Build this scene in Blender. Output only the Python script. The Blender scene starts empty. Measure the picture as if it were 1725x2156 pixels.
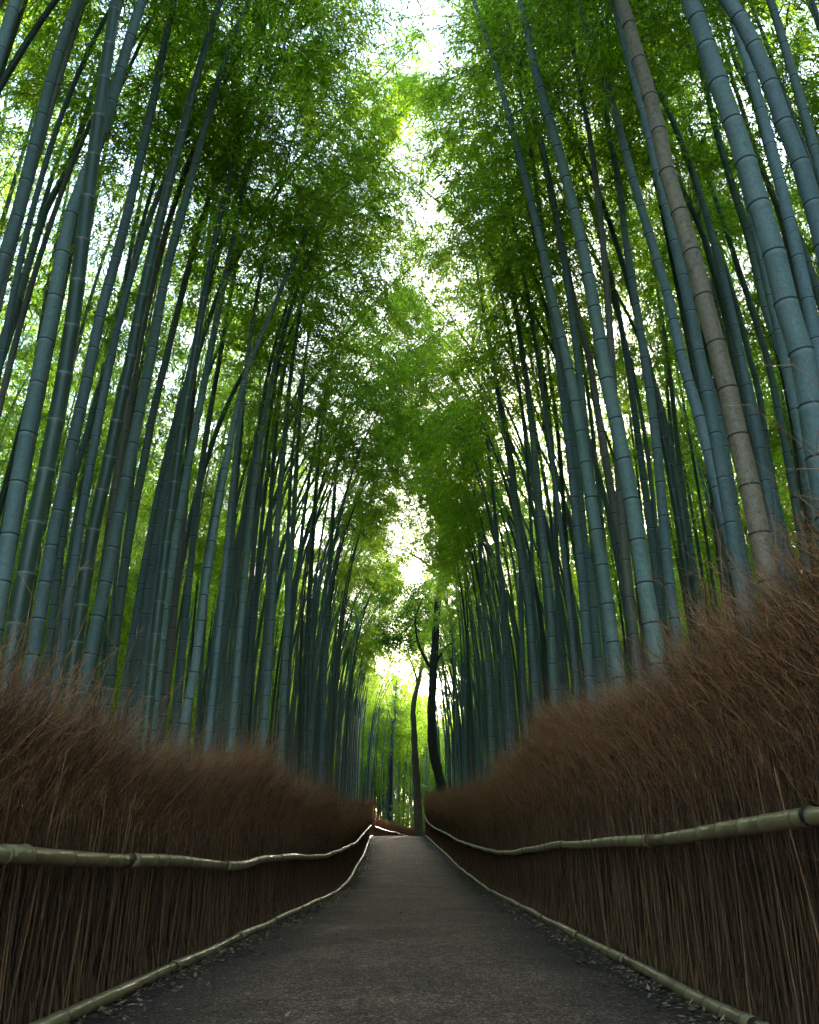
import bpy, math, random
import numpy as np
from mathutils import Vector, Matrix, Quaternion

random.seed(7)
rng = np.random.default_rng(7)
sc = bpy.context.scene
COL = sc.collection
R = math.radians

# ------------------------------------------------------------------ camera
PITCH = R(21.32)
CAM_H = 0.75
cam_d = bpy.data.cameras.new('camera')
cam_d.sensor_fit = 'VERTICAL'
cam_d.sensor_height = 36.0
cam_d.sensor_width = 28.8
cam_d.lens = 30.89
cam_d.clip_start = 0.02
cam_d.clip_end = 3000
cam = bpy.data.objects.new('camera', cam_d)
COL.objects.link(cam)
cam.location = (0, 0, CAM_H)
cam.rotation_euler = (R(90) + PITCH, 0, 0)
sc.camera = cam

# ------------------------------------------------------------------ world and sun
SUN_AZ, SUN_EL = R(13.1), R(19.4)          # azimuth to the right of the view, elevation
world = bpy.data.worlds.new('World')
sc.world = world
world.use_nodes = True
wn = world.node_tree
wn.nodes.clear()
sky = wn.nodes.new('ShaderNodeTexSky')
sky.sky_type = 'NISHITA'
sky.sun_disc = False
sky.sun_elevation = SUN_EL
sky.sun_rotation = SUN_AZ
sky.air_density = 1.0
sky.dust_density = 1.2
sky.ozone_density = 1.0
bg = wn.nodes.new('ShaderNodeBackground')
bg.inputs['Strength'].default_value = 0.15
wo = wn.nodes.new('ShaderNodeOutputWorld')
wn.links.new(sky.outputs[0], bg.inputs[0])
wn.links.new(bg.outputs[0], wo.inputs[0])

sun_d = bpy.data.lights.new('sun', 'SUN')
sun_d.energy = 2.0
sun_d.angle = R(0.6)
sun_d.color = (1.0, 0.93, 0.82)
sun = bpy.data.objects.new('sun', sun_d)
COL.objects.link(sun)
sdir = Vector((math.sin(SUN_AZ) * math.cos(SUN_EL), math.cos(SUN_AZ) * math.cos(SUN_EL), math.sin(SUN_EL)))
sun.rotation_euler = sdir.to_track_quat('Z', 'Y').to_euler()
sun.location = (0, 0, 60)

sc.view_settings.view_transform = 'Standard'
sc.view_settings.look = 'None'
sc.view_settings.exposure = 3.4
sc.view_settings.gamma = 1.0
sc.view_settings.use_curve_mapping = False
sc.render.engine = 'CYCLES'
cy = sc.cycles
cy.max_bounces = 9
cy.diffuse_bounces = 7
cy.glossy_bounces = 2
cy.transmission_bounces = 7
cy.transparent_max_bounces = 4
cy.caustics_reflective = False
cy.caustics_refractive = False
cy.use_adaptive_sampling = True
cy.adaptive_threshold = 0.012
cy.use_denoising = True
cy.denoising_prefilter = 'NONE'
cy.sample_clamp_indirect = 6.0

# ------------------------------------------------------------------ helpers
def tag(o, label=None, cat=None, group=None, kind=None):
    if label: o['label'] = label
    if cat: o['category'] = cat
    if group: o['group'] = group
    if kind: o['kind'] = kind
    return o

def link(o, parent=None):
    COL.objects.link(o)
    if parent is not None:
        o.parent = parent
    return o

def empty(name, loc=(0, 0, 0)):
    o = bpy.data.objects.new(name, None)
    o.empty_display_size = 0.2
    o.location = loc
    return link(o)

def obj(name, me, parent=None, loc=None):
    o = bpy.data.objects.new(name, me)
    if loc is not None: o.location = loc
    return link(o, parent)

def make_mesh(name, verts, faces, mats, fattr=None, smooth=True, matidx=None):
    """verts (N,3); faces (M,k) all the same k, or a list of such arrays."""
    me = bpy.data.meshes.new(name)
    fl = faces if isinstance(faces, list) else [faces]
    fl = [np.asarray(f, dtype=np.int32) for f in fl if len(f)]
    me.vertices.add(len(verts))
    me.vertices.foreach_set('co', np.asarray(verts, dtype=np.float32).ravel())
    loops = np.concatenate([f.ravel() for f in fl])
    tot = np.concatenate([np.full(len(f), f.shape[1], dtype=np.int32) for f in fl])
    start = np.concatenate([[0], np.cumsum(tot)[:-1]]).astype(np.int32)
    me.loops.add(len(loops))
    me.loops.foreach_set('vertex_index', loops)
    me.polygons.add(len(tot))
    me.polygons.foreach_set('loop_start', start)
    me.polygons.foreach_set('loop_total', tot)
    for m in (mats if isinstance(mats, (list, tuple)) else [mats]):
        me.materials.append(m)
    if matidx is not None:
        me.polygons.foreach_set('material_index', np.asarray(matidx, dtype=np.int32))
    if smooth:
        me.polygons.foreach_set('use_smooth', np.ones(len(tot), dtype=bool))
    if fattr:
        for k, v in fattr.items():
            at = me.attributes.new(k, 'FLOAT', 'POINT')
            at.data.foreach_set('value', np.asarray(v, dtype=np.float32))
    me.update(calc_edges=True)
    return me

def unit(v):
    return v / np.maximum(np.linalg.norm(v, axis=-1, keepdims=True), 1e-9)

def smoothstep(a, b, x):
    t = np.clip((x - a) / (b - a), 0, 1)
    return t * t * (3 - 2 * t)

# pixel of the 1725 x 2156 view -> direction
FPX, CXP, CYP = 1850.0, 862.5, 1078.0
CT, ST = math.cos(PITCH), math.sin(PITCH)
def ray(x, y):
    a = (x - CXP) / FPX; b = (CYP - y) / FPX
    return np.array([a, CT - b * ST, ST + b * CT])

# ------------------------------------------------------------------ the lie of the land
GD = [-40, 0, 20, 24.4, 29.4, 35.1, 42.2, 57, 60, 73, 95, 160, 400]
GZ = [0, 0, 0.02, .15, .37, .67, 1.07, 1.78, 1.74, 1.42, 1.2, 1.4, 1.5]
def _pchip(xs, ys):
    xs = np.array(xs, float); ys = np.array(ys, float)
    h = np.diff(xs); d = np.diff(ys) / h
    m = np.zeros(len(xs)); m[0] = d[0]; m[-1] = d[-1]
    for i in range(1, len(xs) - 1):
        if d[i-1] * d[i] > 0:
            w1 = 2*h[i] + h[i-1]; w2 = h[i] + 2*h[i-1]
            m[i] = (w1 + w2) / (w1 / d[i-1] + w2 / d[i])
    def f(x):
        x = np.asarray(x, float)
        i = np.clip(np.searchsorted(xs, x) - 1, 0, len(xs) - 2)
        t = np.clip((x - xs[i]) / h[i], 0, 1)
        return ((2*t**3 - 3*t**2 + 1) * ys[i] + (t**3 - 2*t**2 + t) * h[i] * m[i]
                + (-2*t**3 + 3*t**2) * ys[i+1] + (t**3 - t**2) * h[i] * m[i+1])
    return f
gz = _pchip(GD, GZ)
cen = _pchip([-40, 0, 14, 19, 24.4, 29.4, 35.1, 42.2, 57, 62, 69, 76, 86, 101, 160], [-.06, -.06, .05, .1, .06, -.07, -.15, -.34, -.65, -.6, .1, 1.4, 4.5, 12, 60])
HW = 1.59                                             # half the distance between the low rails

# ------------------------------------------------------------------ materials
def new_mat(name):
    m = bpy.data.materials.new(name)
    m.use_nodes = True
    m.node_tree.nodes.clear()
    return m, m.node_tree.nodes, m.node_tree.links

def N(nodes, t, **kw):
    n = nodes.new(t)
    for k, v in kw.items():
        if k in ('operation', 'blend_type', 'attribute_name', 'data_type', 'noise_dimensions', 'feature', 'attribute_type', 'distance'):
            setattr(n, k, v)
        else:
            n.inputs[k].default_value = v
    return n

def ramp(nodes, stops, interp='LINEAR'):
    n = nodes.new('ShaderNodeValToRGB')
    n.color_ramp.interpolation = interp
    cr = n.color_ramp
    while len(cr.elements) < len(stops):
        cr.elements.new(0.5)
    for e, (p, c) in zip(cr.elements, stops):
        e.position = p
        e.color = (c[0], c[1], c[2], 1)
    return n

def mixc(nodes, links, fac, a, b, mode='MIX'):
    n = nodes.new('ShaderNodeMix')
    n.data_type = 'RGBA'
    n.blend_type = mode
    if isinstance(fac, (int, float)): n.inputs[0].default_value = fac
    else: links.new(fac, n.inputs[0])
    for v, i in ((a, 6), (b, 7)):
        if isinstance(v, (tuple, list)): n.inputs[i].default_value = (v[0], v[1], v[2], 1)
        else: links.new(v, n.inputs[i])
    return n.outputs[2]

def culm_mat(name, c1, c2, dark, pale, blotch, bl_amt, rough=0.66):
    m, nd, lk = new_mat(name)
    tc = nd.new('ShaderNodeTexCoord')
    oi = nd.new('ShaderNodeObjectInfo')
    add = nd.new('ShaderNodeVectorMath'); add.operation = 'ADD'
    lk.new(tc.outputs['Object'], add.inputs[0])
    cmb = nd.new('ShaderNodeCombineXYZ')
    mul = N(nd, 'ShaderNodeMath', operation='MULTIPLY'); mul.inputs[1].default_value = 37.0
    lk.new(oi.outputs['Random'], mul.inputs[0])
    lk.new(mul.outputs[0], cmb.inputs[0]); lk.new(mul.outputs[0], cmb.inputs[2])
    lk.new(cmb.outputs[0], add.inputs[1])
    mp = nd.new('ShaderNodeMapping'); mp.inputs['Scale'].default_value = (1, 1, 0.35)
    lk.new(add.outputs[0], mp.inputs[0])
    n1 = N(nd, 'ShaderNodeTexNoise', Scale=2.2, Detail=4.0, Roughness=0.6); lk.new(mp.outputs[0], n1.inputs['Vector'])
    n2 = N(nd, 'ShaderNodeTexNoise', Scale=26.0, Detail=6.0, Roughness=0.7); lk.new(add.outputs[0], n2.inputs['Vector'])
    n3 = N(nd, 'ShaderNodeTexNoise', Scale=140.0, Detail=3.0, Roughness=0.7); lk.new(mp.outputs[0], n3.inputs['Vector'])
    r1 = ramp(nd, [(0.34, c1), (0.66, c2)]); lk.new(n1.outputs[0], r1.inputs[0])
    # whole-culm variation
    rv = N(nd, 'ShaderNodeMapRange'); rv.inputs[3].default_value = 0.75; rv.inputs[4].default_value = 1.25
    lk.new(oi.outputs['Random'], rv.inputs[0])
    base = mixc(nd, lk, 1.0, r1.outputs[0], (1, 1, 1), 'MULTIPLY')
    # some culms are greener than others
    gr = N(nd, 'ShaderNodeMath', operation='MULTIPLY'); gr.inputs[1].default_value = 7.31
    lk.new(oi.outputs['Random'], gr.inputs[0])
    gf = N(nd, 'ShaderNodeMath', operation='FRACT'); lk.new(gr.outputs[0], gf.inputs[0])
    gm = N(nd, 'ShaderNodeMath', operation='MULTIPLY'); gm.inputs[1].default_value = .55; lk.new(gf.outputs[0], gm.inputs[0])
    gcol = mixc(nd, lk, 1.0, base, (.95, 1.0, .62), 'MULTIPLY')
    base = mixc(nd, lk, gm.outputs[0], base, gcol)
    vm = nd.new('ShaderNodeVectorMath'); vm.operation = 'SCALE'
    lk.new(base, vm.inputs[0]); lk.new(rv.outputs[0], vm.inputs[3])
    # waxy mottling
    r2 = ramp(nd, [(0.50, (0, 0, 0)), (0.66, (1, 1, 1))]); lk.new(n2.outputs[0], r2.inputs[0])
    f2 = N(nd, 'ShaderNodeMath', operation='MULTIPLY'); f2.inputs[1].default_value = bl_amt
    lk.new(r2.outputs[0], f2.inputs[0])
    col = mixc(nd, lk, f2.outputs[0], vm.outputs[0], blotch)
    r3 = N(nd, 'ShaderNodeMapRange'); r3.inputs[1].default_value = 0.3; r3.inputs[2].default_value = 0.7
    r3.inputs[3].default_value = 0.72; r3.inputs[4].default_value = 1.28
    lk.new(n3.outputs[0], r3.inputs[0])
    vm2 = nd.new('ShaderNodeVectorMath'); vm2.operation = 'SCALE'
    lk.new(col, vm2.inputs[0]); lk.new(r3.outputs[0], vm2.inputs[3])
    # rings
    ad = nd.new('ShaderNodeAttribute'); ad.attribute_name = 'ring_dark'
    ap = nd.new('ShaderNodeAttribute'); ap.attribute_name = 'ring_pale'
    fp = N(nd, 'ShaderNodeMath', operation='MULTIPLY'); fp.inputs[1].default_value = 0.55
    lk.new(ap.outputs['Fac'], fp.inputs[0])
    c3 = mixc(nd, lk, fp.outputs[0], vm2.outputs[0], pale)
    c4 = mixc(nd, lk, ad.outputs['Fac'], c3, dark)
    b = N(nd, 'ShaderNodeBsdfPrincipled', Roughness=rough)
    b.inputs['Specular IOR Level'].default_value = 0.35
    lk.new(c4, b.inputs['Base Color'])
    bp = N(nd, 'ShaderNodeBump', Strength=0.25, Distance=0.004)
    lk.new(n2.outputs[0], bp.inputs['Height']); lk.new(bp.outputs[0], b.inputs['Normal'])
    o = nd.new('ShaderNodeOutputMaterial'); lk.new(b.outputs[0], o.inputs[0])
    return m

M = {}
M['blue'] = culm_mat('bamboo_waxy_blue_green', (.064, .104, .110), (.108, .154, .164), (.012, .016, .014), (.17, .21, .22), (.035, .06, .06), .5)
M['green'] = culm_mat('bamboo_dark_green', (.014, .030, .020), (.026, .050, .034), (.09, .11, .09), (.05, .06, .05), (.015, .03, .02), .4, .42)
M['brown'] = culm_mat('bamboo_old_brown', (.10, .075, .055), (.15, .115, .085), (.02, .012, .008), (.18, .14, .11), (.05, .038, .028), .75, .6)
M['grey'] = culm_mat('bamboo_grey_brown', (.065, .065, .058), (.11, .105, .09), (.012, .010, .008), (.17, .16, .14), (.06, .06, .05), .6, .6)

def leaf_mat(name, c1, c2, c3, tr=0.55, tmul=(1.5, 1.45, .5)):
    m, nd, lk = new_mat(name)
    at = nd.new('ShaderNodeAttribute'); at.attribute_name = 'tint'
    r = ramp(nd, [(0.0, c1), (0.55, c2), (1.0, c3)]); lk.new(at.outputs['Fac'], r.inputs[0])
    oi = nd.new('ShaderNodeObjectInfo')
    rv = N(nd, 'ShaderNodeMapRange'); rv.inputs[3].default_value = 0.7; rv.inputs[4].default_value = 1.25
    lk.new(oi.outputs['Random'], rv.inputs[0])
    vm = nd.new('ShaderNodeVectorMath'); vm.operation = 'SCALE'
    lk.new(r.outputs[0], vm.inputs[0]); lk.new(rv.outputs[0], vm.inputs[3])
    d = N(nd, 'ShaderNodeBsdfPrincipled', Roughness=0.5)
    d.inputs['Specular IOR Level'].default_value = 0.3
    lk.new(vm.outputs[0], d.inputs['Base Color'])
    t = nd.new('ShaderNodeBsdfTranslucent')
    tm = mixc(nd, lk, 1.0, vm.outputs[0], tmul, 'MULTIPLY'); 
    tv = nd.new('ShaderNodeVectorMath'); tv.operation = 'MULTIPLY'
    tv.inputs[1].default_value = tmul
    lk.new(vm.outputs[0], tv.inputs[0]); lk.new(tv.outputs[0], t.inputs[0])
    mx = nd.new('ShaderNodeMixShader'); mx.inputs[0].default_value = tr
    lk.new(d.outputs[0], mx.inputs[1]); lk.new(t.outputs[0], mx.inputs[2])
    o = nd.new('ShaderNodeOutputMaterial'); lk.new(mx.outputs[0], o.inputs[0])
    return m

M['leaf'] = leaf_mat('bamboo_leaf', (.10, .20, .02), (.20, .34, .035), (.38, .45, .06), .68, (1.9, 1.75, .7))
M['tree_leaf'] = leaf_mat('broad_leaf', (.03, .075, .018), (.06, .14, .025), (.13, .22, .035), .45, (1.5, 1.6, .6))

def plain(name, c1, c2, scale=8.0, rough=0.8, stretch=(1, 1, 1), bump=0.3, dist=0.01, attr=None, spec=0.25, coord='Object', detail=6.0):
    m, nd, lk = new_mat(name)
    tc = nd.new('ShaderNodeTexCoord')
    mp = nd.new('ShaderNodeMapping'); mp.inputs['Scale'].default_value = stretch
    lk.new(tc.outputs[coord], mp.inputs[0])
    n1 = N(nd, 'ShaderNodeTexNoise', Scale=scale, Detail=detail, Roughness=0.65); lk.new(mp.outputs[0], n1.inputs['Vector'])
    r1 = ramp(nd, [(0.3, c1), (0.7, c2)]); lk.new(n1.outputs[0], r1.inputs[0])
    colr = r1.outputs[0]
    if attr:
        at = nd.new('ShaderNodeAttribute'); at.attribute_name = attr
        ra = N(nd, 'ShaderNodeMapRange'); ra.inputs[3].default_value = 0.25; ra.inputs[4].default_value = 2.0
        lk.new(at.outputs['Fac'], ra.inputs[0])
        vm = nd.new('ShaderNodeVectorMath'); vm.operation = 'SCALE'
        lk.new(colr, vm.inputs[0]); lk.new(ra.outputs[0], vm.inputs[3])
        colr = vm.outputs[0]
    b = N(nd, 'ShaderNodeBsdfPrincipled', Roughness=rough)
    b.inputs['Specular IOR Level'].default_value = spec
    lk.new(colr, b.inputs['Base Color'])
    if bump:
        bp = N(nd, 'ShaderNodeBump', Strength=bump, Distance=dist)
        lk.new(n1.outputs[0], bp.inputs['Height']); lk.new(bp.outputs[0], b.inputs['Normal'])
    o = nd.new('ShaderNodeOutputMaterial'); lk.new(b.outputs[0], o.inputs[0])
    return m

M['twig'] = plain('bamboo_twig', (.10, .12, .05), (.18, .18, .08), 20, .6, bump=0)
M['bark_dark'] = plain('dark_bark', (.018, .015, .012), (.05, .042, .034), 9, .9, (1, 1, .25), .8, .03)
M['bark_mid'] = plain('brown_bark', (.05, .045, .028), (.10, .088, .055), 9, .9, (1, 1, .25), .8, .03)
M['stem'] = plain('brush_stem', (.050, .024, .011), (.155, .080, .036), 6, .6, (1, 1, .3), 0, attr='tint')
M['brushtwig'] = plain('brush_twig', (.115, .050, .020), (.27, .128, .054), 9, .6, (1, 1, .4), 0, attr='tint')
M['soil'] = plain('leaf_litter_soil', (.022, .015, .010), (.065, .045, .030), 14, .95, bump=.9, dist=.03, coord='Object', detail=10)
M['litter'] = plain('fallen_leaf', (.10, .055, .035), (.28, .18, .11), 3, .8, bump=0, attr='tint')

def rail_mat():
    m, nd, lk = new_mat('pale_bamboo_rail')
    tc = nd.new('ShaderNodeTexCoord')
    n1 = N(nd, 'ShaderNodeTexNoise', Scale=5.0, Detail=5.0, Roughness=0.6); lk.new(tc.outputs['Object'], n1.inputs['Vector'])
    n2 = N(nd, 'ShaderNodeTexNoise', Scale=60.0, Detail=5.0, Roughness=0.7); lk.new(tc.outputs['Object'], n2.inputs['Vector'])
    r1 = ramp(nd, [(0.3, (.20, .145, .068)), (0.55, (.29, .215, .105)), (0.75, (.35, .275, .155))]); lk.new(n1.outputs[0], r1.inputs[0])
    r2 = ramp(nd, [(0.55, (0, 0, 0)), (0.75, (1, 1, 1))]); lk.new(n2.outputs[0], r2.inputs[0])
    f = N(nd, 'ShaderNodeMath', operation='MULTIPLY'); f.inputs[1].default_value = .6
    lk.new(r2.outputs[0], f.inputs[0])
    c = mixc(nd, lk, f.outputs[0], r1.outputs[0], (.12, .10, .06))
    ad = nd.new('ShaderNodeAttribute'); ad.attribute_name = 'ring_dark'
    c4 = mixc(nd, lk, ad.outputs['Fac'], c, (.04, .03, .02))
    b = N(nd, 'ShaderNodeBsdfPrincipled', Roughness=0.33)
    b.inputs['Specular IOR Level'].default_value = 0.5
    lk.new(c4, b.inputs['Base Color'])
    o = nd.new('ShaderNodeOutputMaterial'); lk.new(b.outputs[0], o.inputs[0])
    return m
M['rail'] = rail_mat()
M['tie'] = plain('dark_tie', (.02, .016, .012), (.04, .03, .02), 30, .8, bump=0)

def path_mat():
    m, nd, lk = new_mat('worn_fine_gravel')
    tc = nd.new('ShaderNodeTexCoord')
    V = tc.outputs['Object']
    big = N(nd, 'ShaderNodeTexNoise', Scale=0.9, Detail=5.0, Roughness=0.6); lk.new(V, big.inputs['Vector'])
    mid = N(nd, 'ShaderNodeTexNoise', Scale=9.0, Detail=8.0, Roughness=0.7); lk.new(V, mid.inputs['Vector'])
    vo = nd.new('ShaderNodeTexVoronoi'); vo.inputs['Scale'].default_value = 105.0; lk.new(V, vo.inputs['Vector'])
    vo2 = nd.new('ShaderNodeTexVoronoi'); vo2.inputs['Scale'].default_value = 42.0; lk.new(V, vo2.inputs['Vector'])
    r = ramp(nd, [(0.25, (.105, .056, .034)), (0.75, (.215, .122, .080))]); lk.new(big.outputs[0], r.inputs[0])
    r2 = N(nd, 'ShaderNodeMapRange'); r2.inputs[1].default_value = .3; r2.inputs[2].default_value = .7; r2.inputs[3].default_value = .55; r2.inputs[4].default_value = 1.42
    lk.new(mid.outputs[0], r2.inputs[0])
    vm = nd.new('ShaderNodeVectorMath'); vm.operation = 'SCALE'; lk.new(r.outputs[0], vm.inputs[0]); lk.new(r2.outputs[0], vm.inputs[3])
    ed = nd.new('ShaderNodeAttribute'); ed.attribute_name = 'dirt'
    em = N(nd, 'ShaderNodeMath', operation='MULTIPLY'); lk.new(ed.outputs['Fac'], em.inputs[0]); lk.new(r2.outputs[0], em.inputs[1]); em.use_clamp = True
    vmx = mixc(nd, lk, em.outputs[0], vm.outputs[0], (.052, .034, .023))
    sp = nd.new('ShaderNodeSeparateColor'); lk.new(vo.outputs['Color'], sp.inputs[0])
    r3 = ramp(nd, [(0.0, (.2, .2, .2)), (.6, (.9, .9, .9)), (.88, (1.5, 1.5, 1.5)), (1.0, (3.6, 3.6, 3.8))]); lk.new(sp.outputs[0], r3.inputs[0])
    v2 = nd.new('ShaderNodeVectorMath'); v2.operation = 'MULTIPLY'; lk.new(vmx, v2.inputs[0]); lk.new(r3.outputs[0], v2.inputs[1])
    b = N(nd, 'ShaderNodeBsdfPrincipled', Roughness=0.85)
    b.inputs['Specular IOR Level'].default_value = 0.25
    lk.new(v2.outputs[0], b.inputs['Base Color'])
    mx = N(nd, 'ShaderNodeMath', operation='ADD'); lk.new(vo.outputs['Distance'], mx.inputs[0]); lk.new(vo2.outputs['Distance'], mx.inputs[1])
    bp = N(nd, 'ShaderNodeBump', Strength=0.8, Distance=0.006); bp.invert = True
    lk.new(mx.outputs[0], bp.inputs['Height']); lk.new(bp.outputs[0], b.inputs['Normal'])
    o = nd.new('ShaderNodeOutputMaterial'); lk.new(b.outputs[0], o.inputs[0])
    return m
M['path'] = path_mat()

# ------------------------------------------------------------------ ground and path
def grid_mesh(name, xs, ys, zf, mat):
    X, Y = np.meshgrid(xs, ys)
    Z = zf(X, Y)
    v = np.stack([X.ravel(), Y.ravel(), Z.ravel()], 1)
    nx, ny = len(xs), len(ys)
    i = np.arange((nx - 1) * (ny - 1)); r_, c_ = divmod(i, nx - 1)
    a = r_ * nx + c_
    return make_mesh(name, v, np.stack([a, a + 1, a + nx + 1, a + nx], 1), mat)

def bump2(x, y, s, seed=0.0):
    return (np.sin(x * s + seed) * np.cos(y * s * .83 + seed * 1.7) + .5 * np.sin(x * s * 2.3 - y * s * 1.9 + seed * 3)) / 1.5

def land(X, Y):
    z = gz(Y)
    off = np.abs(X - cen(np.clip(Y, -40, 140)))
    z = z + smoothstep(2.2, 6.0, off) * (0.25 + 0.12 * bump2(X, Y, .35, 1.0)) + 0.012 * bump2(X, Y, 2.1, .4) * smoothstep(1.5, 2.2, off)
    return z

xs = np.concatenate([[-600, -250, -120, -70], np.arange(-45, -4, 1.5), np.arange(-4, 4.01, .2), np.arange(5, 46, 1.5), [70, 120, 250, 600]])
ys = np.concatenate([[-600, -200, -80], np.arange(-38, -1, 2.0), np.arange(-1, 84, .4), np.arange(84, 150, 3), [200, 400, 900]])
ground = obj('ground', grid_mesh('ground', xs, ys, land, M['soil']))
tag(ground, 'dark brown leaf strewn soil under the bamboo grove', kind='structure')

pd = np.arange(-12, 98, .12)
rows = []
us = np.linspace(-1, 1, 17)
for k, d in enumerate(pd):
    tx = (cen(d + .1) - cen(d - .1)) / .2
    nrm = np.array([1, -tx]) / math.hypot(1, tx)
    wl = 1.36 + .05 * math.sin(d * 1.3) + .04 * math.sin(d * 3.7 + 1) + .03 * random.uniform(-1, 1)
    wr = 1.30 + .05 * math.sin(d * 1.1 + 2) + .04 * math.sin(d * 4.1) + .03 * random.uniform(-1, 1)
    for u in us:
        o_ = u * (wl if u < 0 else wr)
        x = cen(d) + nrm[0] * o_; y = d + nrm[1] * o_
        rows.append((x, y, float(gz(y)) + .004 + .035 * (1 - u * u)))
nv = len(us)
i = np.arange((nv - 1) * (len(pd) - 1)); r_, c_ = divmod(i, nv - 1)
a = r_ * nv + c_
path = obj('path', make_mesh('path', np.array(rows), np.stack([a, a + 1, a + nv + 1, a + nv], 1), M['path'], {'dirt': np.tile(smoothstep(.5, 1.0, np.abs(us)), len(pd)) * .8}))
tag(path, 'grey brown gravel footpath running up through the grove', kind='structure')

# ------------------------------------------------------------------ culm and pole meshes
def catmull(P, per=8):
    P = np.asarray(P, float)
    if len(P) == 2: P = np.array([P[0], (P[0] + P[1]) / 2, P[1]])
    Q = np.vstack([2 * P[0] - P[1], P, 2 * P[-1] - P[-2]])
    out = []
    for i in range(1, len(Q) - 2):
        p0, p1, p2, p3 = Q[i-1], Q[i], Q[i+1], Q[i+2]
        for t in np.arange(per) / per:
            out.append(.5 * ((2*p1) + (-p0+p2)*t + (2*p0-5*p1+4*p2-p3)*t*t + (-p0+3*p1-3*p2+p3)*t**3))
    out.append(P[-1])
    return np.array(out)

def arclen(P):
    s = np.concatenate([[0], np.cumsum(np.linalg.norm(np.diff(P, axis=0), axis=1))])
    return s

def sample(P, s, q):
    return np.stack([np.interp(q, s, P[:, k]) for k in range(3)], 1)

def tube(P, rad, sides, attrs=None):
    """tube verts/quads round the centre line P with per-ring radius; frames carried along."""
    P = np.asarray(P, float); n = len(P)
    T = unit(np.gradient(P, axis=0))
    ref = np.array([0., 1., 0.]) if abs(T[0][1]) < .9 else np.array([0., 0., 1.])
    A = np.zeros_like(P)
    a = ref - T[0] * T[0].dot(ref)
    for k in range(n):
        a = a - T[k] * T[k].dot(a)
        a = a / max(np.linalg.norm(a), 1e-9)
        A[k] = a
    B = np.cross(T, A)
    ph = np.arange(sides) * 2 * math.pi / sides
    rad = np.asarray(rad, float)
    V = P[:, None, :] + rad[:, None, None] * (np.cos(ph)[None, :, None] * A[:, None, :] + np.sin(ph)[None, :, None] * B[:, None, :])
    V = V.reshape(-1, 3)
    k, j = np.meshgrid(np.arange(n - 1), np.arange(sides), indexing='ij')
    k = k.ravel(); j = j.ravel(); j2 = (j + 1) % sides
    Fq = np.stack([k * sides + j, k * sides + j2, (k + 1) * sides + j2, (k + 1) * sides + j], 1)
    cap0 = np.arange(sides)[::-1][None, :]
    cap1 = ((n - 1) * sides + np.arange(sides))[None, :]
    return V, Fq, cap0, cap1

def culm_mesh(name, pts, r0, r1, mat, sides=12, seed=0, node_a=.24, node_b=.42, top_bare=1.0):
    """Bamboo culm with raised nodes along a curved centre line (local coords)."""
    rr = random.Random(seed)
    P = catmull(pts, 8); s = arclen(P); L = s[-1]
    nodes = []; h = rr.uniform(.05, .2)
    while h < L - .05:
        nodes.append(h)
        t = h / L
        h += (node_a + (node_b - node_a) * min(1, h / 3.5)) * (1 - .35 * max(0, t - .6) / .4) * rr.uniform(.93, 1.07)
    q = [0.0]; rad = [1.0]; dk = [0.0]; pl = [0.0]
    for h in nodes:
        w = max(.006, r0 * .12)
        for dh, rm, d_, p_ in ((-5.0 * w, 1.0, 0, 0), (-1.3 * w, 1.015, 0, 1), (-.9 * w, 1.03, 1, 0), (.0, 1.085, 1, 0), (.8 * w, 1.02, .2, 0), (1.6 * w, .985, 0, 0)):
            hh = h + dh
            if hh <= q[-1] or hh >= L: continue
            q.append(hh); rad.append(rm); dk.append(d_); pl.append(p_)
    q.append(L); rad.append(1); dk.append(0); pl.append(0)
    q = np.array(q); t = q / L
    R_ = (r0 * (1 - t ** 1.8) + r1 * t ** 1.8) * np.array(rad)
    PP = sample(P, s, q)
    V, Fq, c0, c1 = tube(PP, R_, sides)
    return make_mesh(name, V, [Fq, c0, c1], mat, {'ring_dark': np.repeat(dk, sides), 'ring_pale': np.repeat(pl, sides)})

# ------------------------------------------------------------------ leaves
def leaf_quads(P, D, length, width, fold=0.0):
    """rhombic leaves at P along D (both (n,3))."""
    n = len(P)
    rv = unit(rng.normal(size=(n, 3)))
    W = unit(np.cross(D, rv))
    Nn = np.cross(D, W)
    L = length[:, None]; w = width[:, None]
    v0 = P
    v1 = P + D * L * .38 + W * w * .5 + Nn * w * fold
    v2 = P + D * L + np.array([0, 0, -1.]) * L * .12
    v3 = P + D * L * .38 - W * w * .5 + Nn * w * fold
    V = np.stack([v0, v1, v2, v3], 1).reshape(-1, 3)
    b = np.arange(n)[:, None] * 4
    F = np.concatenate([b + [[0, 1, 2]], b + [[0, 2, 3]]], 0)
    return V, F

def sticks(A, B, ra, rb):
    """three-sided tapered sticks from A to B, vectorised."""
    n = len(A)
    D = unit(B - A)
    rv = unit(rng.normal(size=(n, 3)))
    U = unit(np.cross(D, rv)); W = np.cross(D, U)
    vs = []
    for (C, r_) in ((A, ra), (B, rb)):
        r_ = np.broadcast_to(np.asarray(r_, float), (n,))[:, None]
        for k in range(3):
            a = k * 2.0944
            vs.append(C + r_ * (math.cos(a) * U + math.sin(a) * W))
    V = np.stack(vs, 1).reshape(-1, 3)
    b = np.arange(n)[:, None] * 6
    F = np.concatenate([b + [[0, 1, 4, 3]], b + [[1, 2, 5, 4]], b + [[2, 0, 3, 5]]], 0)
    return V, F

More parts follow.
